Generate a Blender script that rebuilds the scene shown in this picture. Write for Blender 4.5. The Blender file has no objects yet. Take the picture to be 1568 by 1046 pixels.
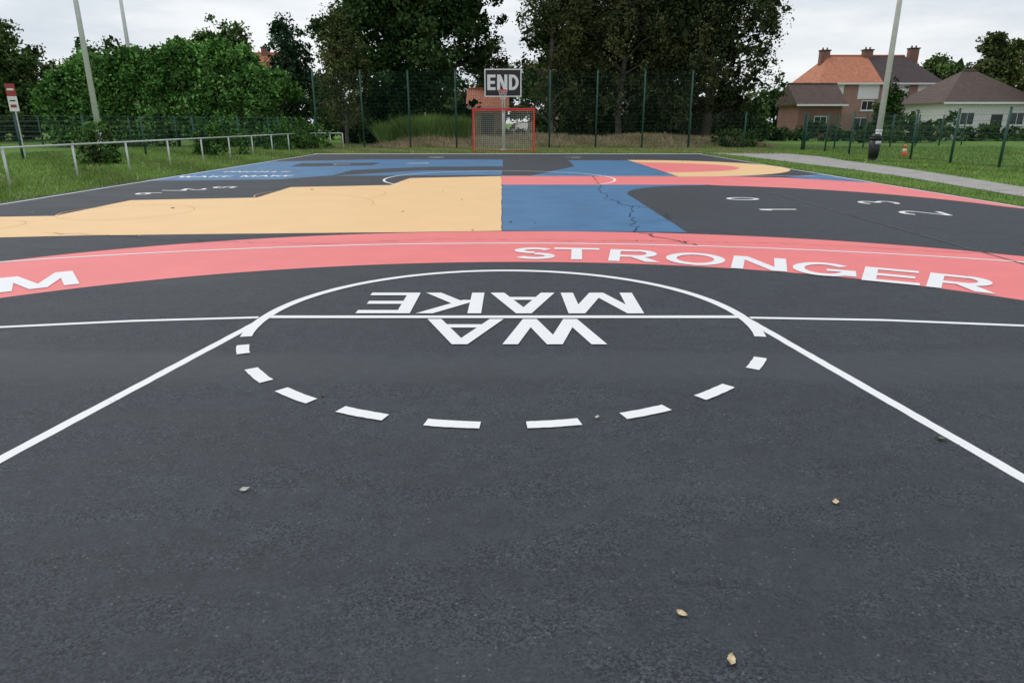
import bpy, bmesh, math, random
import numpy as np
from mathutils import Vector, Matrix
from mathutils.geometry import tessellate_polygon
random.seed(7); rng=np.random.default_rng(11)
scene=bpy.context.scene
R=math.radians
# ------------------------------------------------------------------ helpers
def link(o,parent=None):
    scene.collection.objects.link(o)
    if parent is not None: o.parent=parent
    return o
def empty(name,loc=(0,0,0)):
    o=bpy.data.objects.new(name,None); o.empty_display_size=0.3
    return link(o)
class MB:
    def __init__(s): s.v=[]; s.f=[]; s.m=[]
    def face(s,pts,m=0):
        i=len(s.v); s.v+= [tuple(p) for p in pts]; s.f.append(tuple(range(i,i+len(pts)))); s.m.append(m)
    def box(s,x0,x1,y0,y1,z0,z1,m=0):
        i=len(s.v)
        s.v+=[(x0,y0,z0),(x1,y0,z0),(x1,y1,z0),(x0,y1,z0),(x0,y0,z1),(x1,y0,z1),(x1,y1,z1),(x0,y1,z1)]
        for f in ((0,3,2,1),(4,5,6,7),(0,1,5,4),(1,2,6,5),(2,3,7,6),(3,0,4,7)):
            s.f.append(tuple(i+k for k in f)); s.m.append(m)
    def cyl(s,p0,p1,r0,r1=None,n=10,m=0,cap=True):
        r1=r0 if r1 is None else r1
        p0=Vector(p0);p1=Vector(p1); d=(p1-p0)
        if d.length<1e-6: return
        d.normalize(); a=d.orthogonal().normalized(); b=d.cross(a)
        i=len(s.v)
        for p,r in((p0,r0),(p1,r1)):
            for k in range(n):
                t=2*math.pi*k/n; s.v.append(tuple(p+a*(math.cos(t)*r)+b*(math.sin(t)*r)))
        for k in range(n):
            s.f.append((i+k,i+(k+1)%n,i+n+(k+1)%n,i+n+k)); s.m.append(m)
        if cap:
            s.f.append(tuple(i+k for k in range(n))[::-1]); s.m.append(m)
            s.f.append(tuple(i+n+k for k in range(n))); s.m.append(m)
    def path(s,pts,r,n=8,m=0):
        for a,b in zip(pts[:-1],pts[1:]): s.cyl(a,b,r,r,n,m)
    def obj(s,name,mats,parent=None,smooth=False):
        me=bpy.data.meshes.new(name); me.from_pydata(s.v,[],s.f)
        for mt in mats: me.materials.append(mt)
        me.polygons.foreach_set('material_index',s.m)
        if smooth: me.polygons.foreach_set('use_smooth',[True]*len(s.f))
        me.update()
        return link(bpy.data.objects.new(name,me),parent)

def nt(name):
    m=bpy.data.materials.new(name); m.use_nodes=True
    t=m.node_tree; b=t.nodes['Principled BSDF']
    return m,t,b
def N(t,typ,**kw):
    n=t.nodes.new(typ)
    for k,v in kw.items(): setattr(n,k,v)
    return n
def geo(t): return N(t,'ShaderNodeNewGeometry').outputs['Position']
def mapping(t,src,scale):
    n=N(t,'ShaderNodeMapping'); n.inputs['Scale'].default_value=scale; t.links.new(src,n.inputs['Vector']); return n.outputs[0]
def noise(t,src,scale,detail=3,rough=.55):
    n=N(t,'ShaderNodeTexNoise'); n.inputs['Scale'].default_value=scale;n.inputs['Detail'].default_value=detail;n.inputs['Roughness'].default_value=rough
    t.links.new(src,n.inputs['Vector']); return n.outputs['Fac']
def mrange(t,src,a,b,c,d,smooth=False):
    n=N(t,'ShaderNodeMapRange'); 
    if smooth: n.interpolation_type='SMOOTHSTEP'
    for i,v in zip((1,2,3,4),(a,b,c,d)): n.inputs[i].default_value=v
    t.links.new(src,n.inputs[0]); return n.outputs[0]
def mixc(t,fac,a,b,blend='MIX'):
    n=N(t,'ShaderNodeMix',data_type='RGBA',blend_type=blend)
    for s,v in ((0,fac),(6,a),(7,b)):
        if hasattr(v,'is_output'): t.links.new(v,n.inputs[s])
        elif s==0: n.inputs[0].default_value=v
        else: n.inputs[s].default_value=(*v,1)
    return n.outputs[2]
def mth(t,op,a,b=None):
    n=N(t,'ShaderNodeMath',operation=op)
    for i,v in enumerate((a,b)):
        if v is None: continue
        if hasattr(v,'is_output'): t.links.new(v,n.inputs[i])
        else: n.inputs[i].default_value=v
    return n.outputs[0]
def bump(t,b,h,strength=.3,dist=.01):
    n=N(t,'ShaderNodeBump'); n.inputs['Strength'].default_value=strength; n.inputs['Distance'].default_value=dist
    t.links.new(h,n.inputs['Height']); t.links.new(n.outputs[0],b.inputs['Normal'])

def make_asphalt():
    m,t,b=nt('asphalt'); g=geo(t)
    sx=N(t,'ShaderNodeSeparateXYZ'); t.links.new(g,sx.inputs[0])
    big=noise(t,mapping(t,g,(.55,1.3,1)),.9,5,.65)
    c=mixc(t,mrange(t,big,.33,.68,0,1,True),(.034,.0400,.0485),(.051,.0590,.0700))
    med=noise(t,g,9,5,.75)
    c=mixc(t,1.0,c,mixc(t,mrange(t,med,.3,.72,0,1),(.82,.82,.82),(1.18,1.18,1.18)),'MULTIPLY')
    v=N(t,'ShaderNodeTexVoronoi',feature='F1'); v.inputs['Scale'].default_value=150; t.links.new(g,v.inputs['Vector'])
    sep=N(t,'ShaderNodeSeparateColor'); t.links.new(v.outputs['Color'],sep.inputs[0]); r=sep.outputs[0]
    patchy=mrange(t,noise(t,mapping(t,g,(.8,1.8,1)),2.2,6,.7),.40,.62,.3,.9,True)
    yb=mth(t,'ADD',sx.outputs[1],mth(t,'MULTIPLY',mth(t,'SUBTRACT',big,.5),.5))
    bandm=mth(t,'MULTIPLY',mrange(t,yb,3.45,3.7,0,1,True),mrange(t,yb,3.95,4.15,1,0,True))
    patchy=mth(t,'MULTIPLY',patchy,mrange(t,bandm,0,1,1,.35))
    spk=mixc(t,r,(.3,.3,.31),(1.7,1.71,1.73))
    c=mixc(t,patchy,c,mixc(t,1.0,c,spk,'MULTIPLY'))
    c=mixc(t,mth(t,'MULTIPLY',bandm,.35),c,(.066,.075,.086))
    st=mth(t,'GREATER_THAN',sep.outputs[1],.995)
    c=mixc(t,mth(t,'MULTIPLY',st,.3),c,(.25,.25,.25))
    sc=noise(t,mapping(t,g,(1,.8,1)),1.9,8,.75)
    c=mixc(t,mrange(t,sc,.60,.80,0,.5,True),c,(.14,.155,.175))
    t.links.new(c,b.inputs['Base Color']); 
    b.inputs['Specular IOR Level'].default_value=.28
    t.links.new(mrange(t,big,.3,.7,.62,.85),b.inputs['Roughness'])
    bump(t,b,mth(t,'ADD',mth(t,'MULTIPLY',r,patchy),noise(t,g,70,2)),.7,.003)
    return m
def make_paint(name,col,wear=.63,var=.12,rough=.6,dirt=.25):
    m,t,b=nt(name); g=geo(t)
    v=N(t,'ShaderNodeTexVoronoi',feature='F1'); v.inputs['Scale'].default_value=120; t.links.new(g,v.inputs['Vector'])
    sep=N(t,'ShaderNodeSeparateColor'); t.links.new(v.outputs['Color'],sep.inputs[0]); r=sep.outputs[0]
    n1=noise(t,g,1.3,5,.65); n2=noise(t,g,35,2,.6)
    lo=tuple(x*(1-var) for x in col); hi=tuple(min(1,x*(1+var*.4)) for x in col)
    c=mixc(t,mrange(t,n1,.3,.7,0,1),lo,hi)
    c=mixc(t,mrange(t,n2,.3,.7,dirt*.8,0),c,tuple(x*.75 for x in col))
    c=mixc(t,mrange(t,noise(t,mapping(t,g,(.5,2,1)),2.,6,.7),.55,.8,0,dirt,True),c,tuple(x*.55+.03 for x in col))
    w=mth(t,'ADD',mth(t,'MULTIPLY',noise(t,g,6,7,.78),.78),mth(t,'MULTIPLY',r,.22))
    c=mixc(t,mrange(t,w,wear,wear+.03,0,.9),c,(.055,.06,.068))
    t.links.new(c,b.inputs['Base Color']); b.inputs['Roughness'].default_value=rough; b.inputs['Specular IOR Level'].default_value=.3
    bump(t,b,mth(t,'ADD',r,noise(t,g,60,2)),.3,.002)
    return m
def simple(name,col,rough=.6,metal=0,var=.15,scale=6,bmp=0,spec=.5):
    m,t,b=nt(name)
    co=N(t,'ShaderNodeTexCoord').outputs['Object']
    n1=noise(t,co,scale,4,.6)
    c=mixc(t,mrange(t,n1,.3,.7,0,1),tuple(x*(1-var) for x in col),tuple(min(1,x*(1+var)) for x in col))
    t.links.new(c,b.inputs['Base Color']); b.inputs['Roughness'].default_value=rough; b.inputs['Metallic'].default_value=metal
    b.inputs['Specular IOR Level'].default_value=spec
    if bmp: bump(t,b,n1,bmp,.01)
    return m
def leafmat(name):
    m,t,b=nt(name)
    a=N(t,'ShaderNodeAttribute',attribute_name='Col').outputs['Color']
    d=N(t,'ShaderNodeBsdfDiffuse'); t.links.new(a,d.inputs['Color'])
    t.links.new(d.outputs[0],t.nodes['Material Output'].inputs['Surface']); t.nodes.remove(b)
    return m
ASPH=make_asphalt()
PINK=make_paint('pink_paint',(.85,.215,.215),.70,.08,.6,.16)
YEL=make_paint('yellow_paint',(.86,.565,.28),.70,.05,.6,.12)
YELD=make_paint('yellow_paint_outline',(.70,.44,.21),.66)
BLUE=make_paint('blue_paint',(.06,.18,.35),.68,.25)
WHITE=make_paint('white_line_paint',(.84,.85,.86),.69,.03,.6,.1)
PATHM=simple('path_concrete',(.33,.32,.30),.9,0,.2,2)
GREENM=simple('fence_green',(.015,.075,.055),.5)
WPOLE=simple('pole_white',(.72,.72,.72),.45,0,.08)
GALV=simple('galvanised_steel',(.6,.61,.62),.45,.2,.12)
REDP=simple('goal_red',(.76,.045,.035),.45)
WHP=simple('white_enamel',(.8,.8,.8),.4,0,.05)
NETM=simple('net_cord',(.6,.6,.57),.8)
BOARD=simple('board_black',(.02,.016,.024),.5,0,.3)
BARK=simple('bark',(.05,.04,.032),.9,0,.4,3,.5)
BIRCHB=simple('birch_bark',(.12,.11,.095),.9,0,.6,3,.5)
LEAF=leafmat('leaf')
GLASS=simple('window_glass',(.03,.035,.04),.12)
WALLW=simple('white_render',(.78,.77,.75),.8,0,.06)
DARKP=simple('dark_plastic',(.015,.018,.02),.45)
ORNG=simple('cone_orange',(.85,.12,.04),.5)
TYRE=simple('tyre',(.015,.015,.015),.8)
CARP=simple('car_paint',(.6,.62,.65),.25,.2,.03)

def brickmat(name,c1,c2,scale=4):
    m,t,b=nt(name); co=N(t,'ShaderNodeTexCoord').outputs['Object']
    sx=N(t,'ShaderNodeSeparateXYZ'); t.links.new(co,sx.inputs[0])
    cx=N(t,'ShaderNodeCombineXYZ'); t.links.new(mth(t,'ADD',sx.outputs[0],sx.outputs[1]),cx.inputs[0]); t.links.new(sx.outputs[2],cx.inputs[1])
    br=N(t,'ShaderNodeTexBrick'); t.links.new(cx.outputs[0],br.inputs['Vector'])
    br.inputs['Color1'].default_value=(*c1,1); br.inputs['Color2'].default_value=(*c2,1); br.inputs['Mortar'].default_value=(.3,.27,.24,1); br.inputs['Scale'].default_value=scale
    br.inputs['Mortar Size'].default_value=.012
    c=mixc(t,mrange(t,noise(t,co,.8),.3,.7,0,.4),br.outputs['Color'],tuple(x*.6 for x in c1))
    t.links.new(c,b.inputs['Base Color']); b.inputs['Roughness'].default_value=.9; return m
BRICK=brickmat('brick_red',(.26,.12,.085),(.20,.085,.06))
BRICKP=brickmat('brick_pink',(.42,.25,.20),(.36,.20,.16))
def roofmat(name,col):
    m,t,b=nt(name); co=N(t,'ShaderNodeTexCoord').outputs['Object']
    w=N(t,'ShaderNodeTexWave',bands_direction='X'); w.inputs['Scale'].default_value=1.6; t.links.new(co,w.inputs['Vector'])
    w2=N(t,'ShaderNodeTexWave',bands_direction='Z'); w2.inputs['Scale'].default_value=1.9; w2.wave_profile='SAW'; t.links.new(co,w2.inputs['Vector'])
    c=mixc(t,mrange(t,noise(t,co,2.5,5,.7),.3,.7,0,1),tuple(x*.68 for x in col),tuple(x*1.15 for x in col))
    c=mixc(t,mrange(t,w2.outputs['Fac'],0,1,.35,0),c,tuple(x*.45 for x in col))
    t.links.new(c,b.inputs['Base Color']); b.inputs['Roughness'].default_value=.85
    bump(t,b,mth(t,'ADD',w.outputs['Fac'],w2.outputs['Fac']),.6,.05); return m
ROOFO=roofmat('roof_tiles_orange',(.62,.24,.14)); ROOFD=roofmat('roof_tiles_dark',(.085,.062,.062)); ROOFB=roofmat('roof_tiles_brown',(.13,.09,.078))

# ------------------------------------------------------------------ world
w=bpy.data.worlds.new('World'); scene.world=w; w.use_nodes=True; t=w.node_tree
bg=t.nodes['Background']
sky=N(t,'ShaderNodeTexSky',sky_type='NISHITA',sun_disc=False); sky.sun_elevation=R(50); sky.sun_rotation=R(-40)
tc=N(t,'ShaderNodeTexCoord').outputs['Generated']
mp=mapping(t,tc,(1.2,1.2,5.0))
n1=noise(t,mp,1.7,7,.6)
cl=mixc(t,mrange(t,n1,.36,.64,0,1,True),(5.7,6.2,6.8),(8.4,8.5,8.6))
c=mixc(t,mrange(t,noise(t,mp,1.1,4,.5),.25,.75,.97,.88),sky.outputs[0],cl)
t.links.new(c,bg.inputs['Color']); bg.inputs['Strength'].default_value=.117
sd=bpy.data.lights.new('sun','SUN'); sd.energy=1.1; sd.angle=R(35); sd.color=(1,.97,.93)
so=link(bpy.data.objects.new('sun',sd)); so.rotation_euler=(R(-40),0,R(40))
# ------------------------------------------------------------------ camera
cd=bpy.data.cameras.new('camera'); cam=link(bpy.data.objects.new('camera',cd)); cam.location=(0,0,1.387)
cam.rotation_euler=(R(90-17.9),0,0); cd.lens=23.76; cd.sensor_width=36; cd.clip_end=2000; cd.clip_start=.05
scene.camera=cam
scene.view_settings.view_transform='Standard'; scene.view_settings.look='None'; scene.view_settings.exposure=0

# ------------------------------------------------------------------ ground
GZ=-.03
m,t,b=nt('grass_ground'); g=geo(t)
a1=noise(t,g,.25,5,.6); a2=noise(t,g,6,5,.7)
c=mixc(t,mrange(t,a1,.3,.7,0,1),(.12,.23,.045),(.18,.30,.065))
c=mixc(t,mrange(t,a2,.3,.72,0,.65),c,(.075,.13,.032))
sx=N(t,'ShaderNodeSeparateXYZ'); t.links.new(g,sx.inputs[0])
yn=mth(t,'ADD',sx.outputs[1],mth(t,'MULTIPLY',mth(t,'SUBTRACT',noise(t,g,.5,5,.7),.5),5))
band=mth(t,'MULTIPLY',mrange(t,yn,36,39,0,1,True),mrange(t,yn,52,55,1,0,True))
xb=mth(t,'MULTIPLY',mrange(t,sx.outputs[0],-11,-8,0,1,True),mrange(t,sx.outputs[0],11,15,1,0,True))
dm=mth(t,'MULTIPLY',mth(t,'MULTIPLY',band,xb),mrange(t,noise(t,g,1.6,6,.7),.36,.55,.35,1,True))
c=mixc(t,dm,c,mixc(t,mrange(t,noise(t,g,9,4,.7),.3,.7,0,1),(.28,.20,.13),(.40,.32,.21)))
t.links.new(c,b.inputs['Base Color']); b.inputs['Roughness'].default_value=.95; b.inputs['Specular IOR Level'].default_value=.1
bump(t,b,a2,.8,.06)
GRASSM=m
G=MB(); G.face([(-700,-200,GZ),(700,-200,GZ),(700,1400,GZ),(-700,1400,GZ)]); G.obj('ground',[m])
# low earth bank beyond the tall fence
m,t,b=nt('dry_earth'); g=geo(t)
c=mixc(t,mrange(t,noise(t,g,5,6,.7),.35,.65,0,1),(.20,.14,.09),(.38,.29,.19))
c=mixc(t,mrange(t,noise(t,g,1.1,6,.7),.48,.62,0,.8,True),c,(.11,.17,.05))
t.links.new(c,b.inputs['Base Color']); b.inputs['Roughness'].default_value=.95; b.inputs['Specular IOR Level'].default_value=.1
def bankz(x,y):
    e=np.clip((x+9.5)/3,0,1)*np.clip((17-x)/4,0,1); u=np.clip((y-42.2)/2.8,0,1); v=np.clip((54-y)/4,0,1)
    return GZ-.02+.55*e*(u*u*(3-2*u))*v*(1+.15*np.sin(x*.9))
B=MB(); xs=np.arange(-10,17.6,.5); yy=np.arange(42,54.6,.5)
for i in range(len(xs)-1):
    for j in range(len(yy)-1):
        B.face([(xx,y_,float(bankz(xx,y_))) for xx,y_ in((xs[i],yy[j]),(xs[i+1],yy[j]),(xs[i+1],yy[j+1]),(xs[i],yy[j+1]))])
B.obj('earth_bank',[m],None,True)
P=MB(); L=[(8.95,2),(9.2,7),(9.6,11),(10.25,13.8),(10.75,19),(10.8,22.4),(10.5,26.7),(10.3,31),(9.5,34.6)]; Rr=[(10.3,2),(10.6,7),(11.0,11),(11.6,14.6),(12.3,19),(12.9,23.5),(13.1,27.6),(13.6,31),(13.2,34.6)]
for i in range(len(L)-1): P.face([(*L[i],GZ+.012),(*Rr[i],GZ+.012),(*Rr[i+1],GZ+.012),(*L[i+1],GZ+.012)])
P.obj('footpath',[PATHM])
# court
court=empty('basketball_court')
def poly(name,pts,z,mat):
    out=[]
    for i,p in enumerate(pts):
        q=pts[(i+1)%len(pts)]; n=max(1,int(math.dist(p,q)/.35))
        for k in range(n):
            f=k/n; j=.008 if k else 0
            out.append(Vector((p[0]+(q[0]-p[0])*f+random.uniform(-j,j),p[1]+(q[1]-p[1])*f+random.uniform(-j,j),z)))
    tri=tessellate_polygon([out]); me=bpy.data.meshes.new(name)
    fs=[]
    for a,b_,c_ in tri:
        A_,B_,C_=out[a],out[b_],out[c_]
        fs.append((a,b_,c_) if (B_-A_).cross(C_-A_).z>0 else (a,c_,b_))
    me.from_pydata([tuple(v) for v in out],[],fs); me.materials.append(mat); me.update()
    return link(bpy.data.objects.new(name,me),court)
A=MB()
ys=np.linspace(-7,33.3,60)
le=[-9.35+.06*random.uniform(-1,1) for _ in ys]; re=[8.95+.05*random.uniform(-1,1) for _ in ys]
for i in range(59):
    A.face([(le[i],ys[i],0),(re[i],ys[i],0),(re[i+1],ys[i+1],0),(le[i+1],ys[i+1],0)])
    A.face([(le[i],ys[i],0),(le[i+1],ys[i+1],0),(le[i+1],ys[i+1],GZ-.05),(le[i],ys[i],GZ-.05)])
    A.face([(re[i],ys[i],0),(re[i],ys[i],GZ-.05),(re[i+1],ys[i+1],GZ-.05),(re[i+1],ys[i+1],0)])
A.obj('asphalt_surface',[ASPH],court)
def ribbonM(M,pts,wd,z):
    P=[Vector((p[0],p[1])) for p in pts]; n=len(P); Ls=[];Rs=[]
    for i in range(n):
        a=P[max(0,i-1)]; b_=P[min(n-1,i+1)]
        d=(b_-a).normalized(); sc=1
        if 0<i<n-1:
            d1=(P[i]-a).normalized(); sc=1/max(.6,abs(d.dot(d1)))
        nn=Vector((-d.y,d.x))*wd/2*sc
        Ls.append(P[i]+nn); Rs.append(P[i]-nn)
    for i in range(n-1):
        M.face([(*Rs[i],z),(*Rs[i+1],z),(*Ls[i+1],z),(*Ls[i],z)])
def dens(pts,step=.25):
    out=[]
    for p,q in zip(pts[:-1],pts[1:]):
        n=max(1,int(math.dist(p,q)/step))
        for k in range(n): f=k/n; out.append((p[0]+(q[0]-p[0])*f,p[1]+(q[1]-p[1])*f))
    out.append(pts[-1]); return out
def ribbon(name,pts,wd,z,mat,jit=.0015,step=.25):
    M=MB(); P=[Vector(p) for p in dens(pts,step)]; n=len(P); Ls=[];Rs=[]
    for i in range(n):
        d=(P[min(n-1,i+1)]-P[max(0,i-1)]).normalized(); nn=Vector((-d.y,d.x))
        Ls.append(P[i]+nn*(wd/2+random.uniform(-jit,jit))); Rs.append(P[i]-nn*(wd/2+random.uniform(-jit,jit)))
    for i in range(n-1): M.face([(*Rs[i],z),(*Rs[i+1],z),(*Ls[i+1],z),(*Ls[i],z)])
    return M.obj(name,[mat],court)
def arc(cx,cy,r,a0,a1,n=48): return [(cx+r*math.sin(R(a0+(a1-a0)*i/n)),cy-r*math.cos(R(a0+(a1-a0)*i/n))) for i in range(n+1)]
Z1,Z2,Z3,Z4,Z5=.0015,.003,.0042,.0054,.0066
C0=(0,.6)
def polar(pts):
    a=[math.atan2(x-C0[0],y-C0[1]) for x,y in pts]; r=[math.hypot(x-C0[0],y-C0[1]) for x,y in pts]
    return np.polyfit(a,r,4),min(a),max(a)
up=[(-5.38,7.015),(-4.15,8.01),(-2.79,8.64),(-1.59,8.96),(0,9.106),(1.53,9.02),(3.08,8.69),(4.14,8.29),(5.59,7.31)]
lo=[(-4.257,5.459),(-3.5,6.065),(-2.47,6.554),(-1.24,6.88),(0,6.98),(1.2,6.946),(2.38,6.617),(3.39,6.065),(4.21,5.394)]
ml=[(-5.33,6.95),(-3.96,7.62),(-2.56,7.88),(0,8.10),(3.15,7.79),(5.35,6.98)]
fits=[polar(q) for q in(up,lo)]; fml=np.polyfit([math.atan2(x,y-.6) for x,y in ml],[math.hypot(x,y-.6) for x,y in ml],2)
def ev(f,a):
    k,a0,a1=f; return float(np.polyval(k,max(a0,min(a1,a))))
M=MB(); AA=np.linspace(R(-66),R(66),121)
pt=lambda a,r:(C0[0]+math.sin(a)*r,C0[1]+math.cos(a)*r)
for a,b_ in zip(AA[:-1],AA[1:]):
    M.face([(*pt(a,ev(fits[1],a)),Z1),(*pt(b_,ev(fits[1],b_)),Z1),(*pt(b_,ev(fits[0],b_)),Z1),(*pt(a,ev(fits[0],a)),Z1)])
M.obj('pink_arc_band',[PINK],court)
ribbon('band_line',[pt(a,float(np.polyval(fml,a))) for a in np.linspace(R(-60),R(60),90)],.05,Z3,WHITE)
poly('yellow_field',[(-9.25,8.35),(-6.5,8.59),(-5.53,8.75),(-2.46,8.96),(-1.4,9.02),(-.14,9.14),(-.286,19.0),(-2.69,18.3),(-2.85,16.2),(-5.02,15.65),(-4.98,13.4),(-7.18,12.94),(-7.17,10.68),(-9.2,10.4)],Z2,YEL)
for i,(cx,cy,r,a0,a1) in enumerate([(-3.9,14.1,1.3,60,300),(-6.3,11.2,1.0,0,360),(-7.6,9.6,.6,0,360),(-4.4,12.2,1.9,90,200)]):
    ribbon('yellow_outline_%d'%i,arc(cx,cy,r,a0,a1),.022,Z3,YELD)
cur=[(2.35+2.1*(1-math.cos(R(a))),13.9+2.2*math.sin(R(a))) for a in range(0,91,9)]
poly('blue_field',[(-.135,9.15),(1.5,9.07),(2.33,9.0),(2.36,13.5)]+cur+[(4.6,16.3),(-.24,16.3)],Z2,BLUE)
lowc=[(4.6,16.3)]+[(3.6+5.1*math.sin(R(a)),10.8+5.45*math.cos(R(a))) for a in range(15,80,8)]
poly('pink_curved_band',[(-.24,16.3)]+lowc+[(8.87,11.2),(8.87,16.7),(8.2,17.6),(7.2,18.5),(6,18.9),(-.285,19.0)],Z1,PINK)
cx,cy=4.53,23.1
poly('yellow_half_disc',[(cx,cy-4.35)]+[(cx+4.38*math.sin(R(a)),cy-4.35*math.cos(R(a))) for a in range(6,180,6)]+[(cx,cy+4.35)],Z2,YEL)
poly('pink_half_disc',[(cx,cy-2.6)]+[(cx+2.9*math.sin(R(a)),cy-2.6*math.cos(R(a))) for a in range(6,180,6)]+[(cx,cy+3.3)],Z3,PINK)
poly('blue_corner',[(7.3,18.55),(8.87,16.75),(8.87,19.8)],Z3,BLUE)
poly('blue_far_left',[(-9.25,17.4),(-6.0,17.9),(-5.0,19.3),(-4.95,21.5),(-2.7,23.2),(-.31,23.4),(-.36,27.8),(-5.5,27.9),(-9.25,26.2)],Z1,BLUE)
poly('blue_far_mid',[(-5.0,19.1),(-.29,19.4),(-.30,21.4),(-2.8,21.3)],Z1,BLUE)
poly('blue_far_right',[(.5,19.1),(4.5,19.0),(4.5,27.2),(2.2,27.3),(2.1,23.4)],Z1,BLUE)
poly('dark_patch',[(-7.4,23.2),(-4.8,24.0),(-4.8,25.6),(-7.6,25.2)],Z2,ASPH)
ribbon('far_baseline',[(-9.3,32.9),(8.9,32.9)],.32,Z3,WHITE)
ribbon('centre_circle',arc(-.32,18.1,2.98,52,308,60),.06,Z4,WHITE)
ribbon('halfway_line',[(-.29,19.05),(8.3,19.02)],.05,Z4,WHITE)
ribbon('sideline_a',[(-9.15,33),(-9.12,20),(-9.1,-5)],.06,Z4,WHITE)
ribbon('sideline_b',[(8.78,33),(8.8,20),(8.8,-5)],.06,Z4,WHITE)
LW=.078
ribbon('key_circle_solid',arc(-.06,4.76,1.79,78,282,90),LW,Z4,WHITE)
for i,(a,l) in enumerate([(-69,6),(-51.8,8.4),(-37.8,8.6),(-22.7,8.6),(-7.3,8.6),(8.4,8.4),(24.2,8.4),(40.4,8.6),(59.6,7.5)]):
    ribbon('key_dash_%d'%i,arc(-.06,4.76,1.79,a-l/2,a+l/2,10),LW,Z4,WHITE,.002,.02)
ribbon('free_throw_line',[(-1.86,4.885),(1.74,4.885)],.07,Z3,WHITE)
ribbon('arc_line',[(-7.5,3.6),(-5.5,4.25),(-4.6,4.45),(-3.65,4.62),(-2.8,4.778),(-1.9,4.875)],.05,Z2,WHITE)
ribbon('arc_line_b',[(1.78,4.865),(2.74,4.80),(3.68,4.655),(4.6,4.47),(5.5,4.25),(7.5,3.6)],.05,Z2,WHITE)
ribbon('key_side_a',[(-1.84,4.87),(-2.217,2.64),(-2.8,-.9)],.062,Z1,WHITE,.002,.06)
ribbon('key_side_b',[(1.74,4.86),(2.10,2.46),(2.62,-.9)],.062,Z1,WHITE,.002,.06)
ribbon('near_baseline',[(-9.1,-.9),(8.8,-.9)],.06,Z2,WHITE)
SEAM=simple('seam_bitumen',(.10,.107,.115),.8,0,.5,4); CRK=simple('crack_dark',(.02,.02,.022),.9)
ribbon('seam',[(5.44,15.8),(5.35,10.4),(5.29,7.2),(5.2,4)],.025,Z4,SEAM)
def crack(name,pts,wd,mat=CRK,sub=9,amp=.07):
    out=[]
    for a,b_ in zip(pts[:-1],pts[1:]):
        for k in range(sub):
            f=k/sub; out.append((a[0]+(b_[0]-a[0])*f+random.uniform(-amp,amp),a[1]+(b_[1]-a[1])*f+random.uniform(-amp,amp)))
    out.append(pts[-1]); M=MB()
    for a,b_ in zip(out[:-1],out[1:]):
        d=Vector((b_[0]-a[0],b_[1]-a[1])).normalized(); nn=Vector((-d.y,d.x))*wd*random.uniform(.25,.9)
        M.face([(a[0]-nn.x,a[1]-nn.y,.008),(b_[0]-nn.x,b_[1]-nn.y,.008),(b_[0]+nn.x,b_[1]+nn.y,.008),(a[0]+nn.x,a[1]+nn.y,.008)])
    M.obj(name,[mat],court)
crack('crack_main',[(2.2,19.4),(2.1,17),(1.92,14.9),(1.83,13.2),(2.07,11.8),(1.79,10.0),(1.67,9.08),(2.0,8.35),(2.2,8.0)],.013)
crack('crack_branch',[(1.9,12.3),(2.5,11.6),(2.35,10.2)],.008)
crack('crack_across',[(-5.6,7.6),(-3.6,8.25),(-2.3,8.1),(-.9,8.45),(.6,8.35),(1.9,8.3),(3.4,8.1),(5.6,7.35)],.006,sub=16,amp=.04)
crack('crack_b',[(-6.2,9.0),(-4.6,8.5),(-3.5,8.3)],.009)
crack('crack_c',[(5.6,9.5),(6.4,8.9),(7.2,8.2)],.006)

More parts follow.
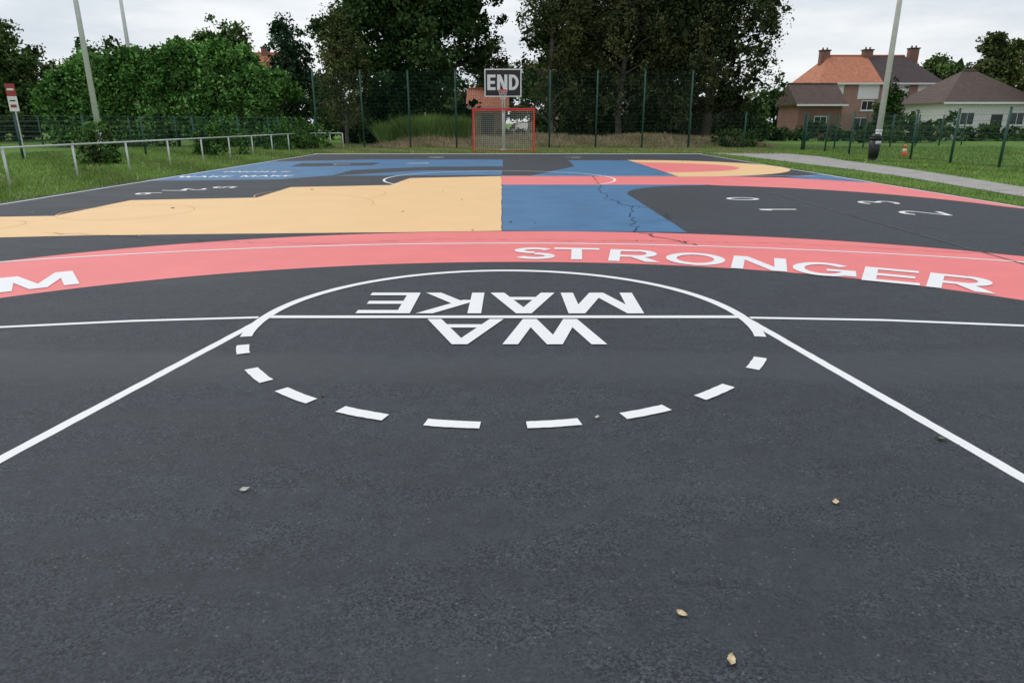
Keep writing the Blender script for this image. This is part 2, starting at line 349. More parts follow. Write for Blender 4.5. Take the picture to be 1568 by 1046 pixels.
def glyph(ch,W,H,s):
    out=[]
    V=lambda x0,y0,x1,y1,w=s: out.append([(x0-w/2,y0),(x0+w/2,y0),(x1+w/2,y1),(x1-w/2,y1)])
    Hb=lambda x0,x1,y: out.append([(x0,y-s/2*.9),(x1,y-s/2*.9),(x1,y+s/2*.9),(x0,y+s/2*.9)])
    h=s/2; w9=s*1.12
    def A(cx,cy,rx,ry,a0,a1,n=18):
        M=MB(); pts=[(cx+rx*math.cos(R(a0+(a1-a0)*i/n)),cy+ry*math.sin(R(a0+(a1-a0)*i/n))) for i in range(n+1)]
        ribbonM(M,pts,s*.95,0)
        for f in M.f: out.append([(M.v[i][0],M.v[i][1]) for i in f])
    if ch=='M': V(h,0,h*1.3,H); V(W-h,0,W-h*1.3,H); V(h*1.3+h*.3,H,W/2,0,w9); V(W-h*1.6,H,W/2,0,w9)
    elif ch=='W': V(h,H,W*.28,0,w9); V(W*.28,0,W/2,H,w9); V(W/2,H,W*.72,0,w9); V(W*.72,0,W-h,H,w9)
    elif ch=='A': V(h,0,W/2,H,w9); V(W-h,0,W/2,H,w9); Hb(W*.22,W*.78,H*.3)
    elif ch=='N': V(h,0,h,H); V(W-h,0,W-h,H); V(h*1.3,H,W-h*1.3,0,w9)
    elif ch=='K': V(h,0,h,H); V(s,H*.38,W-h,H,w9*1.1); V(W*.38,H*.55,W-h,0,w9*1.1)
    elif ch=='E': V(h,0,h,H); Hb(s,W,h*.9); Hb(s,W*.93,H/2); Hb(s,W,H-h*.9)
    elif ch=='T': V(W/2,0,W/2,H-s*.9); Hb(0,W,H-h*.9)
    elif ch=='D': V(h,0,h,H); A(W*.38,H/2,W*.62-h,H/2-h*.95,-90,90); Hb(s,W*.39,h*.95); Hb(s,W*.39,H-h*.95)
    elif ch=='R': V(h,0,h,H); Hb(s,W*.6,H-h*.95); Hb(s,W*.6,H*.44); A(W*.6,(H-h*.95+H*.44)/2,W*.4-h,(H-h*.95-H*.44)/2,-90,90); V(W*.55,H*.42,W-h,0,w9*1.15)
    elif ch=='O' or ch=='0': A(W/2,H/2,W/2-h,H/2-h,0,360,30)
    elif ch=='G': A(W/2,H/2,W/2-h,H/2-h,40,352,28); Hb(W*.55,W,H*.45); V(W-h,H*.12,W-h,H*.42)
    elif ch=='S': A(W/2,H*.735,W/2-h,H*.265-h,25,270,16); A(W/2,H*.265,W/2-h,H*.265-h+.0,90,-155,16)
    elif ch=='1': V(W/2,0,W/2,H); V(W*.15,H*.72,W/2-h,H)
    elif ch=='3': A(W/2,H*.735,W/2-h,H*.265-h,150,-90,14); A(W/2,H*.265,W/2-h,H*.265-h,90,-150,14)
    elif ch=='2': A(W/2,H*.7,W/2-h,H*.3-h,165,-30,14); V(h,s*.8,W*.86,H*.58); Hb(0,W,h*.9)
    elif ch=='5': Hb(h,W,H-h); V(h,H*.5,h,H-s); A(W*.45,H*.3,W*.55-h,H*.3-h,120,-150,14)
    elif ch=='6': A(W/2,H*.3,W/2-h,H*.3-h,0,360,20); V(h,H*.3,W*.5,H)
    elif ch=='9': A(W/2,H*.7,W/2-h,H*.3-h,0,360,20); V(W*.4,0,W-h,H*.7)
    elif ch=='7': Hb(0,W,H-h*.9); V(W*.35,0,W-h,H-s)
    return out
def word(name,body,cx,cy,wd,h,rot,z,mat,parent,s=.1,vertical=False,gap=.12):
    ws=[{'M':1.25,'W':1.35,'A':1.1,'K':1.0,'E':.85,'N':1.05,'D':1.0,' ':.5}.get(c_,1.0) for c_ in body]
    unit=wd/(sum(ws)+gap*(len(ws)-1)); x=-wd/2; M=MB(); k=0; c,sn=math.cos(rot),math.sin(rot)
    for c_,wv in zip(body,ws):
        if c_!=' ':
            for pg in glyph(c_,wv*unit,h,s):
                k+=1; e=(k%23)*.00008; P=[]
                for (a,b_) in pg:
                    px,py=x+a,b_-h/2; X=px*c-py*sn+cx; Y=px*sn+py*c+cy
                    P.append((X,z-e,Y) if vertical else (X,Y,z+e))
                M.face(P)
        x+=(wv+gap)*unit
    return M.obj(name,[mat],parent)
word('text_make','MAKE',-.085,5.305,2.22,.66,math.pi,Z4,WHITE,court,.105)
word('text_wa','WA',0.0,4.515,1.24,.60,math.pi,Z5,WHITE,court,.092,gap=.02)
for ch,x,y,wd,h in [('S',.25,7.48,.46,.70),('T',.72,7.46,.52,.70),('R',1.33,7.34,.52,.70),('O',1.96,7.15,.62,.70),('N',2.56,6.91,.53,.70),('G',3.10,6.62,.58,.70),('E',3.61,6.32,.47,.70),('R',4.08,6.02,.50,.70),('M',-4.36,6.08,.62,.7),('A',-4.95,5.6,.58,.7),('E',-5.4,5.1,.46,.7),('T',-5.8,4.6,.46,.7)]:
    word('letter_'+ch,ch,x,y,wd,h,-math.atan2(x,y-.4)*.93,Z5,WHITE,court,.118)
for ch,x,y,wd,h,rot in [('0',4.42,13.17,.5,.62,90),('1',4.47,11.5,.3,.62,90),('3',6.68,12.5,.5,.7,90),('2',6.62,11.0,.5,.7,80),('6',-7.5,14.2,.4,.5,-60),('7',-7.3,14.9,.36,.5,-70),('2',-6.95,15.1,.4,.5,-80),('5',-6.5,15.6,.4,.5,-90),
        ('2',-3.4,25.2,.8,.6,0),('1',-6,24.6,.6,.6,90),('7',2.6,29.5,.7,.6,0),('9',-3.2,29.5,.7,.6,0)]:
    word('digit_'+ch,ch,x,y,wd,h,R(rot),Z4,WHITE,court,.09)
word('text_far_side','WAKE MAKE',-7.5,18.9,3.0,.5,R(8),Z4,WHITE,court,.07)
word('text_far_end','STRONG',-7.6,20.7,2.0,.45,R(180),Z4,WHITE,court,.07)

# fallen leaves
M=MB()
def leaf(x,y,s,m):
    a=random.uniform(0,6.28); n=9; c,si=math.cos(a),math.sin(a); rid=[]
    for k in range(n):
        u=k/(n-1); wv=.33*math.sin(math.pi*u)**.9*(1-.35*u)*(1+random.uniform(-.22,.22))
        rid.append(((u-.5)*s,wv*s,.005+s*(.2*(u-.5)**2+random.uniform(0,.04))))
    def tr(px,py,pz): return (x+px*c-py*si,y+px*si+py*c,pz)
    for k in range(n-1):
        p,q=rid[k],rid[k+1]
        M.face([tr(p[0],0,p[2]),tr(q[0],0,q[2]),tr(q[0],q[1],q[2]+s*.16),tr(p[0],p[1],p[2]+s*.16)],m)
        M.face([tr(p[0],0,p[2]),tr(p[0],-p[1],p[2]+s*.04),tr(q[0],-q[1],q[2]+s*.04),tr(q[0],0,q[2])],m)
    M.face([tr(s*.5,-.0008,.006),tr(s*.72,-.0006,.004),tr(s*.72,.0006,.004),tr(s*.5,.0008,.006)],3)
for x,y,s,mm in [(.594,1.476,.042,0),(.503,1.657,.034,0),(1.24,2.275,.038,0),(1.97,2.82,.055,1),(-1.06,2.37,.038,2),(-1.01,3.34,.028,3),(.42,3.06,.035,2)]: leaf(x,y,s,mm)
for _ in range(45):
    x=random.uniform(-8.8,8.5); y=random.uniform(7,32); leaf(x,y,random.uniform(.04,.07),random.choice([0,1,3]))
M.obj('fallen_leaves',[simple('leaf_yellow',(.58,.46,.28),.7,0,.3,60),simple('leaf_green',(.2,.25,.13),.7),simple('leaf_pale',(.45,.44,.40),.7),simple('leaf_brown',(.12,.06,.03),.7)])
M=MB()
for _ in range(90):
    x=random.uniform(-4,4);y=random.uniform(1.2,6); s=random.uniform(.0008,.0018)
    M.box(x-s,x+s,y-s*.8,y+s*.8,0,s)
M.obj('gravel_grit',[simple('grit',(.2,.2,.2),.8)])

# ------------------------------------------------------------------ foliage
def leafmesh(name,pos,col,size,parent=None,mat=LEAF):
    n=len(pos); s=(np.asarray(size)*rng.uniform(.6,1.3,n))[:,None]
    u=rng.normal(size=(n,3)); u/=np.linalg.norm(u,axis=1)[:,None]
    v=rng.normal(size=(n,3)); v-= (v*u).sum(1)[:,None]*u; v/=np.linalg.norm(v,axis=1)[:,None]
    a=pos-u*s*.55; b=pos+v*s*.34; c=pos+u*s*.55; d=pos-v*s*.34
    V=np.stack([a,b,c,d],1).reshape(-1,3)
    me=bpy.data.meshes.new(name); me.vertices.add(n*4); me.vertices.foreach_set('co',V.ravel())
    me.loops.add(n*4); me.loops.foreach_set('vertex_index',np.arange(n*4)); me.polygons.add(n)
    me.polygons.foreach_set('loop_start',np.arange(0,n*4,4)); me.polygons.foreach_set('loop_total',np.full(n,4))
    at=me.color_attributes.new('Col','FLOAT_COLOR','POINT')
    C=np.concatenate([np.clip(col,0.004,1),np.ones((n,1))],1).repeat(4,0); at.data.foreach_set('color',C.ravel())
    me.materials.append(mat); me.update(); me.validate()
    return link(bpy.data.objects.new(name,me),parent)
def clump_leaves(cl,per,pal,size,droop=0,core=9,corer=.62):
    P=[];C=[];S=[]
    for (x,y,z,r) in cl:
        k=max(4,int(per*(r**1.6)))
        if droop:
            ns=max(3,int(8*r)); sx_=rng.normal(size=(ns,2))*r*.5; ln=rng.uniform(.5,1.0,ns)*droop
            idx=rng.integers(0,ns,k); tt=rng.uniform(0,1,k)
            p=np.stack([x+sx_[idx,0]+rng.normal(size=k)*.09,y+sx_[idx,1]+rng.normal(size=k)*.09,z+r*.4-tt*ln[idx]+rng.normal(size=k)*.05],1)
            h=k//2; p[:h]=rng.normal(size=(h,3))*r*np.array([.45,.45,.35])+np.array([x,y,z])
        else:
            q=rng.normal(size=(k,3)); q/=np.linalg.norm(q,axis=1)[:,None]
            p=q*(r*rng.uniform(.25,1.08,k)**.6)[:,None]*np.array([1,1,.72])+np.array([x,y,z])
        base=np.array(pal[rng.integers(0,len(pal))])*rng.uniform(.6,1.45)
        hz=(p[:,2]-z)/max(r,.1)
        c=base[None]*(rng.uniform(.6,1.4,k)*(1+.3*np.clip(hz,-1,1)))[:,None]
        P.append(p);C.append(c);S.append(np.full(k,size))
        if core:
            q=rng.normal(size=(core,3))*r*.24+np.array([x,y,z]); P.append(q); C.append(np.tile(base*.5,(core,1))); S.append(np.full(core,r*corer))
    P=np.concatenate(P);C=np.concatenate(C);S=np.concatenate(S); ok=P[:,2]>.0
    return P[ok],C[ok],S[ok]
def sc_(p,k): return [tuple(v*k for v in q) for q in p]
DARKG=sc_([(.026,.052,.018),(.036,.066,.022),(.02,.042,.016),(.05,.082,.028)],1.6)
OLIVE=sc_([(.06,.078,.028),(.078,.092,.035),(.045,.062,.022),(.09,.095,.04)],1.5)
BRIGHT=sc_([(.055,.125,.03),(.075,.155,.04),(.045,.105,.027),(.09,.175,.05)],1.7)
MID=sc_([(.045,.085,.026),(.06,.1,.03),(.038,.068,.022),(.075,.1,.04)],1.6)
BIR=sc_([(.042,.055,.024),(.058,.07,.03),(.032,.044,.02),(.085,.092,.042),(.048,.06,.026)],1.65)
WIL=sc_([(.034,.046,.022),(.048,.06,.027),(.027,.038,.018),(.072,.08,.038)],1.65)
def tree(name,x,y,h,rx,base,ncl,per,size,pal,droop=0,bark=BARK,trunk_r=.22,shape=1.0,cr=(.6,1.2),core=9):
    T=empty(name); cz=(h+base)/2; hz=(h-base)/2; cl=[]
    ph=rng.uniform(0,6.28,4)
    for i in range(ncl):
        q=rng.normal(size=3); q/=np.linalg.norm(q); rr=rng.uniform(0,1)**.42; r=rng.uniform(*cr)
        if rng.uniform()<.14: rr=rng.uniform(1.0,1.14); r=cr[0]*rng.uniform(.6,1.0)
        az=math.atan2(q[1],q[0])
        lump=1+.18*math.sin(3*az+ph[0]+2.5*q[2])+.13*math.sin(5*q[2]*2+ph[1]+az*2)
        zz=q[2]*rr; taper=1-.25*shape*max(0,zz)
        low=1+.25*max(0,-zz)
        cl.append((x+q[0]*rr*(rx-r*.5)*lump*taper*low,y+q[1]*rr*(rx-r*.5)*lump*taper*low,cz+zz*(hz-r*.3)*(1+.06*math.sin(ph[2]+az*3)),r))
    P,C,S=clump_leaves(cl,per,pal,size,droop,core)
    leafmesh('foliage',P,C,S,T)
    W=MB(); pts=[Vector((x,y,GZ-.1))]; n=7
    for i in range(1,n+1): pts.append(Vector((x+rng.normal()*.12*i*.6,y+rng.normal()*.12,h*.86*i/n)))
    for i in range(n): W.cyl(pts[i],pts[i+1],trunk_r*(1-.85*i/n),trunk_r*(1-.85*(i+1)/n),9,0,False)
    for i in rng.choice(len(cl),min(40,len(cl)),replace=False):
        c=Vector(cl[i][:3]); zt=max(base*.6+.4,min(h*.8,c.z-.35*math.hypot(c.x-x,c.y-y)-.3)); f=zt/(h*.86)*n; k=min(n-1,int(f)); p=pts[k].lerp(pts[k+1],f-k)
        mid=p.lerp(c,.5)+Vector((rng.normal()*.15,rng.normal()*.15,.25)); r0=trunk_r*(1-.85*f/n)*.5
        W.cyl(p,mid,r0,r0*.6,6,0,False); W.cyl(mid,c,r0*.6,.012,6,0,False)
    W.obj('trunk_and_limbs',[bark],T,True)
    return T
tree('oak_tree',-7.4,49.5,16.5,5.7,.5,430,120,.24,DARKG,trunk_r=.4,cr=(.7,1.4))
tree('birch_tree',-10.2,43.6,8.3,1.7,.2,150,160,.13,OLIVE,droop=.7,bark=BIRCHB,trunk_r=.12,cr=(.35,.7),shape=1.8,core=5)
tree('ash_tree',-17.2,56,9.6,2.1,.5,110,90,.22,[(.04,.08,.045),(.055,.1,.055)],trunk_r=.2,shape=1.8,cr=(.5,1.0))
tree('maple_tree',-23.5,60,9.6,3.3,1,120,80,.24,MID,cr=(.6,1.2))
tree('linden_tree',-40,57,9.0,4.2,.2,180,80,.26,MID,cr=(.7,1.3))
tree('linden_tree',-47,60,10.5,4.5,.2,150,70,.26,OLIVE,cr=(.7,1.3))
tree('linden_tree',-34.5,62,8.6,3.4,.2,110,70,.26,MID,cr=(.7,1.3))
tree('rowan_tree',-2.1,62,8.6,2.2,.8,90,90,.2,[(.12,.125,.05),(.09,.11,.045)],cr=(.5,1.0))
tree('birch_tree',2.6,47.5,15.5,2.6,.9,230,120,.15,OLIVE+BIR,droop=1.5,bark=BIRCHB,trunk_r=.2,cr=(.4,.9),core=5)
tree('birch_tree',7.4,49.0,16.5,3.7,.9,330,115,.16,BIR,droop=1.5,bark=BIRCHB,trunk_r=.24,cr=(.5,1.0),core=8)
tree('willow_tree',12.8,46.8,16.2,4.5,.5,540,120,.16,WIL,droop=1.7,trunk_r=.35,cr=(.5,1.1),shape=.6,core=7)
tree('oak_tree',5.4,56,15,4.0,.4,220,80,.28,DARKG,cr=(.8,1.5))
tree('oak_tree',11.6,56,15,4.0,.4,220,80,.28,DARKG,cr=(.8,1.5))
tree('sycamore_tree',64,96,12.5,5,1,130,70,.42,OLIVE,cr=(.9,1.7))
tree('sycamore_tree',56.5,96,10.5,4,1,100,60,.42,MID,cr=(.9,1.6))
tree('plum_tree',48.9,64,9.9,4.2,.5,160,80,.26,OLIVE,cr=(.6,1.2))
tree('holly_tree',31.9,60,4.9,1.4,.1,60,110,.17,DARKG,cr=(.4,.8))
def shrub(name,x,y,rx,ry,h,ncl,per,size,pal,cr=(.2,.45)):
    T=empty(name); cl=[]
    for i in range(ncl):
        q=rng.normal(size=3); q/=np.linalg.norm(q); q[2]=abs(q[2]); rr=rng.uniform(0,1)**.4
        l=1+.2*math.sin(4*math.atan2(q[1],q[0])+x)
        cl.append((x+q[0]*rr*rx*l,y+q[1]*rr*ry*l,max(.1,q[2]*rr*h*(.82+.2*rng.uniform())),rng.uniform(*cr)))
    P,C,S=clump_leaves(cl,per,pal,size); leafmesh('leaves',P,C,S,T)
    W=MB()
    for i in range(0,len(cl),3): W.cyl((x+rng.normal()*.1*rx,y+rng.normal()*.1*ry,GZ),cl[i][:3],.03,.008,5,0,False)
    W.obj('stems',[BARK],T); return T
cl=[]
for i in range(760):
    x=rng.uniform(-28.6,-14.2); u=(x+28.6)/14.4
    top=np.interp(u,[0,.1,.3,.5,.72,.88,1],[3.8,5.0,5.4,5.9,5.9,5.3,3.6])+.35*math.sin(x*2.1)
    if rng.uniform()<.6: z=rng.uniform(.2,top-.5); y=43.2+rng.uniform(0,.8)+.6*(z/top)**3
    else: y=43.6+rng.uniform(0,4); z=top-rng.uniform(.2,1.0)
    cl.append((x,y,z,rng.uniform(.35,.95)))
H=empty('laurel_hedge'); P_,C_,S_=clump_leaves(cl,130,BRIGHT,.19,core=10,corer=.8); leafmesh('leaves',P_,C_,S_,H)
W=MB()
for x in np.arange(-28,-14.5,1.1): W.cyl((x,45.3,GZ),(x+.3,45.4,4.0),.09,.03,6); W.cyl((x,45.3,1),(x-.8,44.5,3.5),.05,.02,6)
W.obj('stems',[BARK],H)
shrub('shrub',-14.6,24.8,.75,.6,1.75,50,200,.07,BRIGHT+MID)
shrub('shrub',-13.2,31.5,1.1,.8,1.6,60,180,.08,BRIGHT)
shrub('shrub',-11.8,38.6,1.7,1.0,1.9,90,150,.1,BRIGHT)
shrub('shrub',-20.3,24.6,.5,.5,.7,20,200,.07,BRIGHT)
shrub('shrub',13.4,42.2,1.6,1.0,1.3,60,150,.1,MID)
def mass(name,x0,x1,y0,y1,h,ncl,per,size,pal,cr=(.4,.9),core=10,zb=0):
    T=empty(name); cl=[]
    for i in range(ncl):
        x=rng.uniform(x0,x1); hh=h*(.75+.25*math.sin(x*1.3+y0)+.15*math.sin(x*3.1)); cl.append((x,rng.uniform(y0,y1),zb+rng.uniform(.05,1)*hh,rng.uniform(*cr)))
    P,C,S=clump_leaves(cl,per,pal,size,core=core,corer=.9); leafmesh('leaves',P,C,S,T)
    return T
mass('undergrowth',3.4,18,50,53,2.6,330,90,.16,DARKG,zb=.3)
mass('undergrowth',-12,-3.4,51,53.5,2.2,200,90,.16,DARKG,zb=.2)
mass('undergrowth',-8.2,-3.2,45.6,46.8,1.3,100,120,.11,BRIGHT,(.25,.55),zb=.3)
mass('hedge',19,60,57,59.5,1.35,420,60,.2,DARKG+MID,(.35,.6))
mass('hedge',26,33,52,53.5,1.9,70,80,.16,MID,(.35,.7))
mass('hedge',-60,-13,62,65,3.4,420,50,.26,MID)
mass('hedge',-1.0,3,54.5,56,1.3,50,80,.15,MID,(.25,.5))
cl=[]
for i in range(1300):
    x=rng.uniform(-190,190); y=135-abs(x)*.25+rng.uniform(-5,5); hh=7.5+2.0*math.sin(x*.11)+1.5*math.sin(x*.31+1)
    if -22<x<26: hh+=2.0
    cl.append((x,y,rng.uniform(.05,1)*hh,rng.uniform(1.5,2.8)))
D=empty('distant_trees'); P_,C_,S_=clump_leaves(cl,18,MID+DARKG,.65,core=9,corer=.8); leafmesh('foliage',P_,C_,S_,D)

def blades(name,n,region,hr,wd,pal,keep=None,parent=None,zf=None):
    x0,x1,y0,y1=region; x=rng.uniform(x0,x1,n); y=rng.uniform(y0,y1,n)
    if keep is not None:
        k=keep(x,y); x=x[k];y=y[k]; n=len(x)
    h=rng.uniform(*hr,n)*(.7+.5*np.sin(x*1.9+np.sin(y*1.3)*2)**2); a=rng.uniform(0,6.28,n); ln=rng.normal(size=(n,2))*h[:,None]*.4
    dx=np.cos(a)*wd/2; dy=np.sin(a)*wd/2; z0=np.full(n,GZ) if zf is None else zf(x,y)
    V=np.stack([np.stack([x-dx,y-dy,z0],1),np.stack([x+dx,y+dy,z0],1),np.stack([x+ln[:,0],y+ln[:,1],z0+h],1)],1).reshape(-1,3)
    me=bpy.data.meshes.new(name); me.vertices.add(n*3); me.vertices.foreach_set('co',V.ravel()); me.loops.add(n*3); me.loops.foreach_set('vertex_index',np.arange(n*3)); me.polygons.add(n)
    me.polygons.foreach_set('loop_start',np.arange(0,n*3,3)); me.polygons.foreach_set('loop_total',np.full(n,3))
    pal=np.array(pal); c=pal[rng.integers(0,len(pal),n)]*rng.uniform(.7,1.3,n)[:,None]*(.85+.35*np.sin(x*.9+y*.7)[:,None]**2)
    at=me.color_attributes.new('Col','FLOAT_COLOR','POINT'); at.data.foreach_set('color',np.concatenate([c,np.ones((n,1))],1).repeat(3,0).ravel())
    me.materials.append(LEAF); me.update(); me.validate(); return link(bpy.data.objects.new(name,me),parent)
GR=empty('grass')
GP=[(.17,.29,.065),(.21,.34,.085),(.14,.23,.055),(.28,.32,.13)]
pL=np.array([p[1] for p in L]);pLx=np.array([p[0] for p in L]);pRx=np.array([p[0] for p in Rr]);pRy=np.array([p[1] for p in Rr])
offpath=lambda x,y:~((x>np.interp(y,pL,pLx)-.05)&(x<np.interp(y,pRy,pRx)+.05)&(y<34.7))
blades('blades_verge_a',55000,(-13.5,-9.28,9,36),(.04,.11),.018,GP,None,GR)
blades('blades_verge_b',55000,(-24,-11,14,43),(.04,.12),.03,GP,None,GR)
blades('blades_weeds',6000,(-13.5,-9.6,11,38),(.15,.32),.022,[(.2,.3,.08),(.33,.34,.16),(.15,.24,.06)],lambda x,y:(np.sin(x*2.1+y*.9)*np.sin(y*1.7+x)>.45),GR)
blades('blades_verge_c',40000,(8.9,17,9,34),(.03,.09),.018,GP,offpath,GR)
blades('blades_verge_d',30000,(13,30,20,44),(.04,.11),.03,GP,offpath,GR)
blades('blades_edge_a',5000,(-9.5,-9.18,9,33),(.04,.13),.014,GP,lambda x,y:(np.sin(y*2.3)+np.sin(y*5.1+1)+(-x-9.3)*6>.3),GR)
blades('blades_edge_b',4000,(8.82,9.1,9,33),(.04,.12),.014,GP,lambda x,y:(np.sin(y*2.7)+np.sin(y*4.3+2)+(x-8.9)*6>.3),GR)
TAN=[(.40,.32,.2),(.46,.38,.26),(.34,.26,.17),(.22,.26,.1)]
blades('blades_far_verge',30000,(-12,14,33.4,41.5),(.04,.13),.025,[(.30,.30,.14),(.17,.27,.07),(.2,.3,.08),(.33,.27,.16)],None,GR)
blades('blades_straw',26000,(-8.5,16,42.0,47.0),(.08,.28),.035,TAN,lambda x,y:(x>-2.8)|(rng.uniform(size=len(x))<.6),GR,bankz)
blades('blades_tall',9000,(-11,16,41.2,42.6),(.1,.26),.03,[(.16,.27,.065),(.19,.28,.08),(.38,.31,.19)],lambda x,y:(np.sin(x*1.1+1)+np.sin(x*.37)>-.1),GR)
blades('blades_reed',14000,(-8.4,-2.8,44.6,45.8),(.7,1.3),.045,[(.18,.30,.08),(.24,.35,.11),(.14,.24,.06)],None,GR,bankz)
blades('daisies',500,(-14,-9.4,12,36),(.09,.14),.02,[(.6,.6,.5)],None,GR)

# ------------------------------------------------------------------ fences
def fence(name,p0,p1,h,sp,postr=.035,wire=.005,step=.05,hstep=.2,strong=True):
    F=MB(); Wm=MB(); p0=Vector((*p0,0)); p1=Vector((*p1,0)); d=p1-p0; Ln=d.length; u=d.normalized(); nn=Vector((-u.y,u.x,0))
    n=max(1,round(Ln/sp))
    for i in range(n+1):
        p=p0+u*(Ln*i/n); F.cyl((p.x,p.y,GZ-.1),(p.x,p.y,h+.06),postr,postr,8); F.cyl((p.x,p.y,h+.06),(p.x,p.y,h+.09),postr*1.15,postr*.6,8)
    def bar(a,b,r):
        a=Vector(a);b=Vector(b); dd=(b-a).normalized(); s=nn; t_=dd.cross(s); i=len(Wm.v)
        for p in(a,b):
            for k in range(3):
                q=2*math.pi*k/3; Wm.v.append(tuple(p+s*(r*math.cos(q))+t_*(r*math.sin(q))))
        for k in range(3): Wm.f.append((i+k,i+(k+1)%3,i+3+(k+1)%3,i+3+k)); Wm.m.append(0)
    off=nn*.045
    for k in range(int(Ln/step)+1):
        p=p0+u*(k*step)-off; bar((p.x,p.y,.05),(p.x,p.y,h),wire/2)
    z=.05
    while z<=h+.001:
        for dz in((0,.02) if strong else (0,)):
            a=p0-off*1.15; b=p1-off*1.15; bar((a.x,a.y,z+dz),(b.x,b.y,z+dz),wire*.6)
        z+=hstep
    E=empty(name); F.obj('posts',[GREENM],E,True); Wm.obj('wire_mesh',[GREENM],E); return E
fence('tall_wire_fence',(-11.3,41),(10.25,41),4.15,2.7,.05,.004,.09,.2,False)
fence('wire_fence',(16.0,12.5),(16.0,38.5),1.8,2.6,.045,step=.07)
fence('wire_fence',(16.0,38.6),(30,47),1.8,2.6,.045,step=.1,strong=False)
fence('wire_fence',(10.3,41.05),(15.9,38.6),1.9,2.6,.045,step=.1,strong=False)
fence('wire_fence',(-11.4,41),(-24,22),1.65,2.6,.045,step=.08)
fence('wire_fence',(-11.4,41.2),(-34,43),1.7,2.8,.045,step=.1,strong=False)
M=MB()
for i in range(-2,10):
    y=16.0+2.58*i; M.cyl((-11.62,y,GZ-.1),(-11.62,y,.84),.028,.028,10)
M.path([(-11.62,10.8,.84),(-11.62,20,.845),(-11.62,30,.84),(-11.62,39.2,.84)],.024,10)
for x in(-11.0,-10.2,-9.5): M.cyl((x,39.6,GZ),(x,39.6,.84),.028,.028,10)
M.path([(-11.62,39.2,.84),(-11.0,39.6,.84),(-9.5,39.6,.84)],.024,10)
M.obj('pipe_railing',[GALV],None,True)

def lamp(name,x,y,h=12,r=.11):
    M=MB(); M.cyl((x,y,GZ-.1),(x,y,1.1),r*1.05,r,14); M.cyl((x,y,1.1),(x,y,h),r,r*.5,14,0)
    M.cyl((x,y,1.08),(x,y,1.14),r*1.15,r*1.1,14); M.box(x-.05,x+.05,y-r*1.12,y-r*.9,.45,.85)
    M.cyl((x-.9,y,h),(x+.9,y,h),.04,.04,8)
    for s in(-.7,.7): M.box(x+s-.22,x+s+.22,y-.22,y+.12,h+.04,h+.2)
    return M.obj(name,[WPOLE],None,True)
lamp('floodlight_pole',-16.05,27.5); lamp('floodlight_pole',13.95,26.9); lamp('floodlight_pole',-31.4,60,16,.2)
bx,by=13.72,26.6; M=MB()
M.cyl((bx,by,.12),(bx,by,.82),.17,.22,18,0); M.cyl((bx,by,.80),(bx,by,.86),.245,.245,18,0); M.cyl((bx,by,.86),(bx,by,1.0),.23,.12,18,0)
M.box(bx-.1,bx+.1,by-.245,by-.2,.62,.74,1); M.cyl((bx,by,.05),(bx,by,.12),.12,.17,18,0)
M.box(bx+.1,bx+.26,by+.1,by+.22,.35,.42,1);M.box(bx+.1,bx+.26,by+.1,by+.22,.7,.77,1)
M.obj('litter_bin',[DARKP,GALV],None,True)
M=MB(); cx,cy=17.9,32.0; M.box(cx-.16,cx+.16,cy-.16,cy+.16,GZ,.02); 
M.cyl((cx,cy,.02),(cx,cy,.15),.125,.1,16,0); M.cyl((cx,cy,.15),(cx,cy,.27),.1,.075,16,1); M.cyl((cx,cy,.27),(cx,cy,.46),.075,.03,16,0)
M.obj('traffic_cone',[ORNG,WHP],None,True)
M=MB(); x,y=-21.0,30.2; M.cyl((x,y,GZ),(x,y,2.95),.03,.03,8,0); M.box(x-.2,x+.2,y-.05,y-.03,1.85,2.45,1); M.box(x-.2,x+.2,y-.05,y-.03,2.453,2.95,2)
M.box(x-.13,x+.13,y-.056,y-.051,2.0,2.12,2); M.box(x-.12,x+.12,y-.056,y-.051,2.25,2.3,3); M.box(x-.14,x+.14,y-.056,y-.051,2.68,2.76,1)
M.obj('notice_sign',[GALV,WHP,simple('sign_red',(.35,.04,.04),.5),DARKP])

# ------------------------------------------------------------------ goal
gx,gy=-.41,35.1; gl=empty('handball_goal'); M=MB(); T=.08
M.box(gx-1.54,gx-1.46,gy-.04,gy+.04,0,2.0); M.box(gx+1.46,gx+1.54,gy-.04,gy+.04,0,2.0); M.box(gx-1.54,gx+1.54,gy-.04,gy+.04,2.002,2.082)
for s in(-1.5,1.5):
    M.path([(gx+s,gy+.05,2.0),(gx+s,gy+.8,1.95),(gx+s,gy+1.1,.02),(gx+s,gy+.05,.02)],.02,8,0)
M.path([(gx-1.5,gy+1.1,.03),(gx+1.5,gy+1.1,.03)],.02,8,0); M.path([(gx-1.5,gy+.8,1.95),(gx+1.5,gy+.8,1.95)],.015,8,0)
M.obj('frame',[REDP],gl)
M=MB(); r=.006
def bk(u,v):
    sag=.12*math.sin(math.pi*u)*math.sin(math.pi*v); return (gx-1.5+3*u,gy+.8+.3*v+sag,1.95*(1-v)+.02)
nu,nv=30,20
for i in range(nu+1):
    for j in range(nv): M.cyl(bk(i/nu,j/nv),bk(i/nu,(j+1)/nv),r,r,3,0,False)
for j in range(nv+1):
    for i in range(nu): M.cyl(bk(i/nu,j/nv),bk((i+1)/nu,j/nv),r,r,3,0,False)
for s in(-1.5,1.5):
    for i in range(1,10):
        f=i/10; M.cyl((gx+s,gy+.05+f*.85,1.98),(gx+s,gy+.05+f*1.0,.02),r,r,3,0,False)
    for j in range(1,20): z=j*.1; M.cyl((gx+s,gy+.04,z),(gx+s,gy+1.1-.3*z/2,z),r,r,3,0,False)
for i in range(nu+1): M.cyl((gx-1.5+3*i/nu,gy,2.0),(gx-1.5+3*i/nu,gy+.8,1.95),r,r,3,0,False)
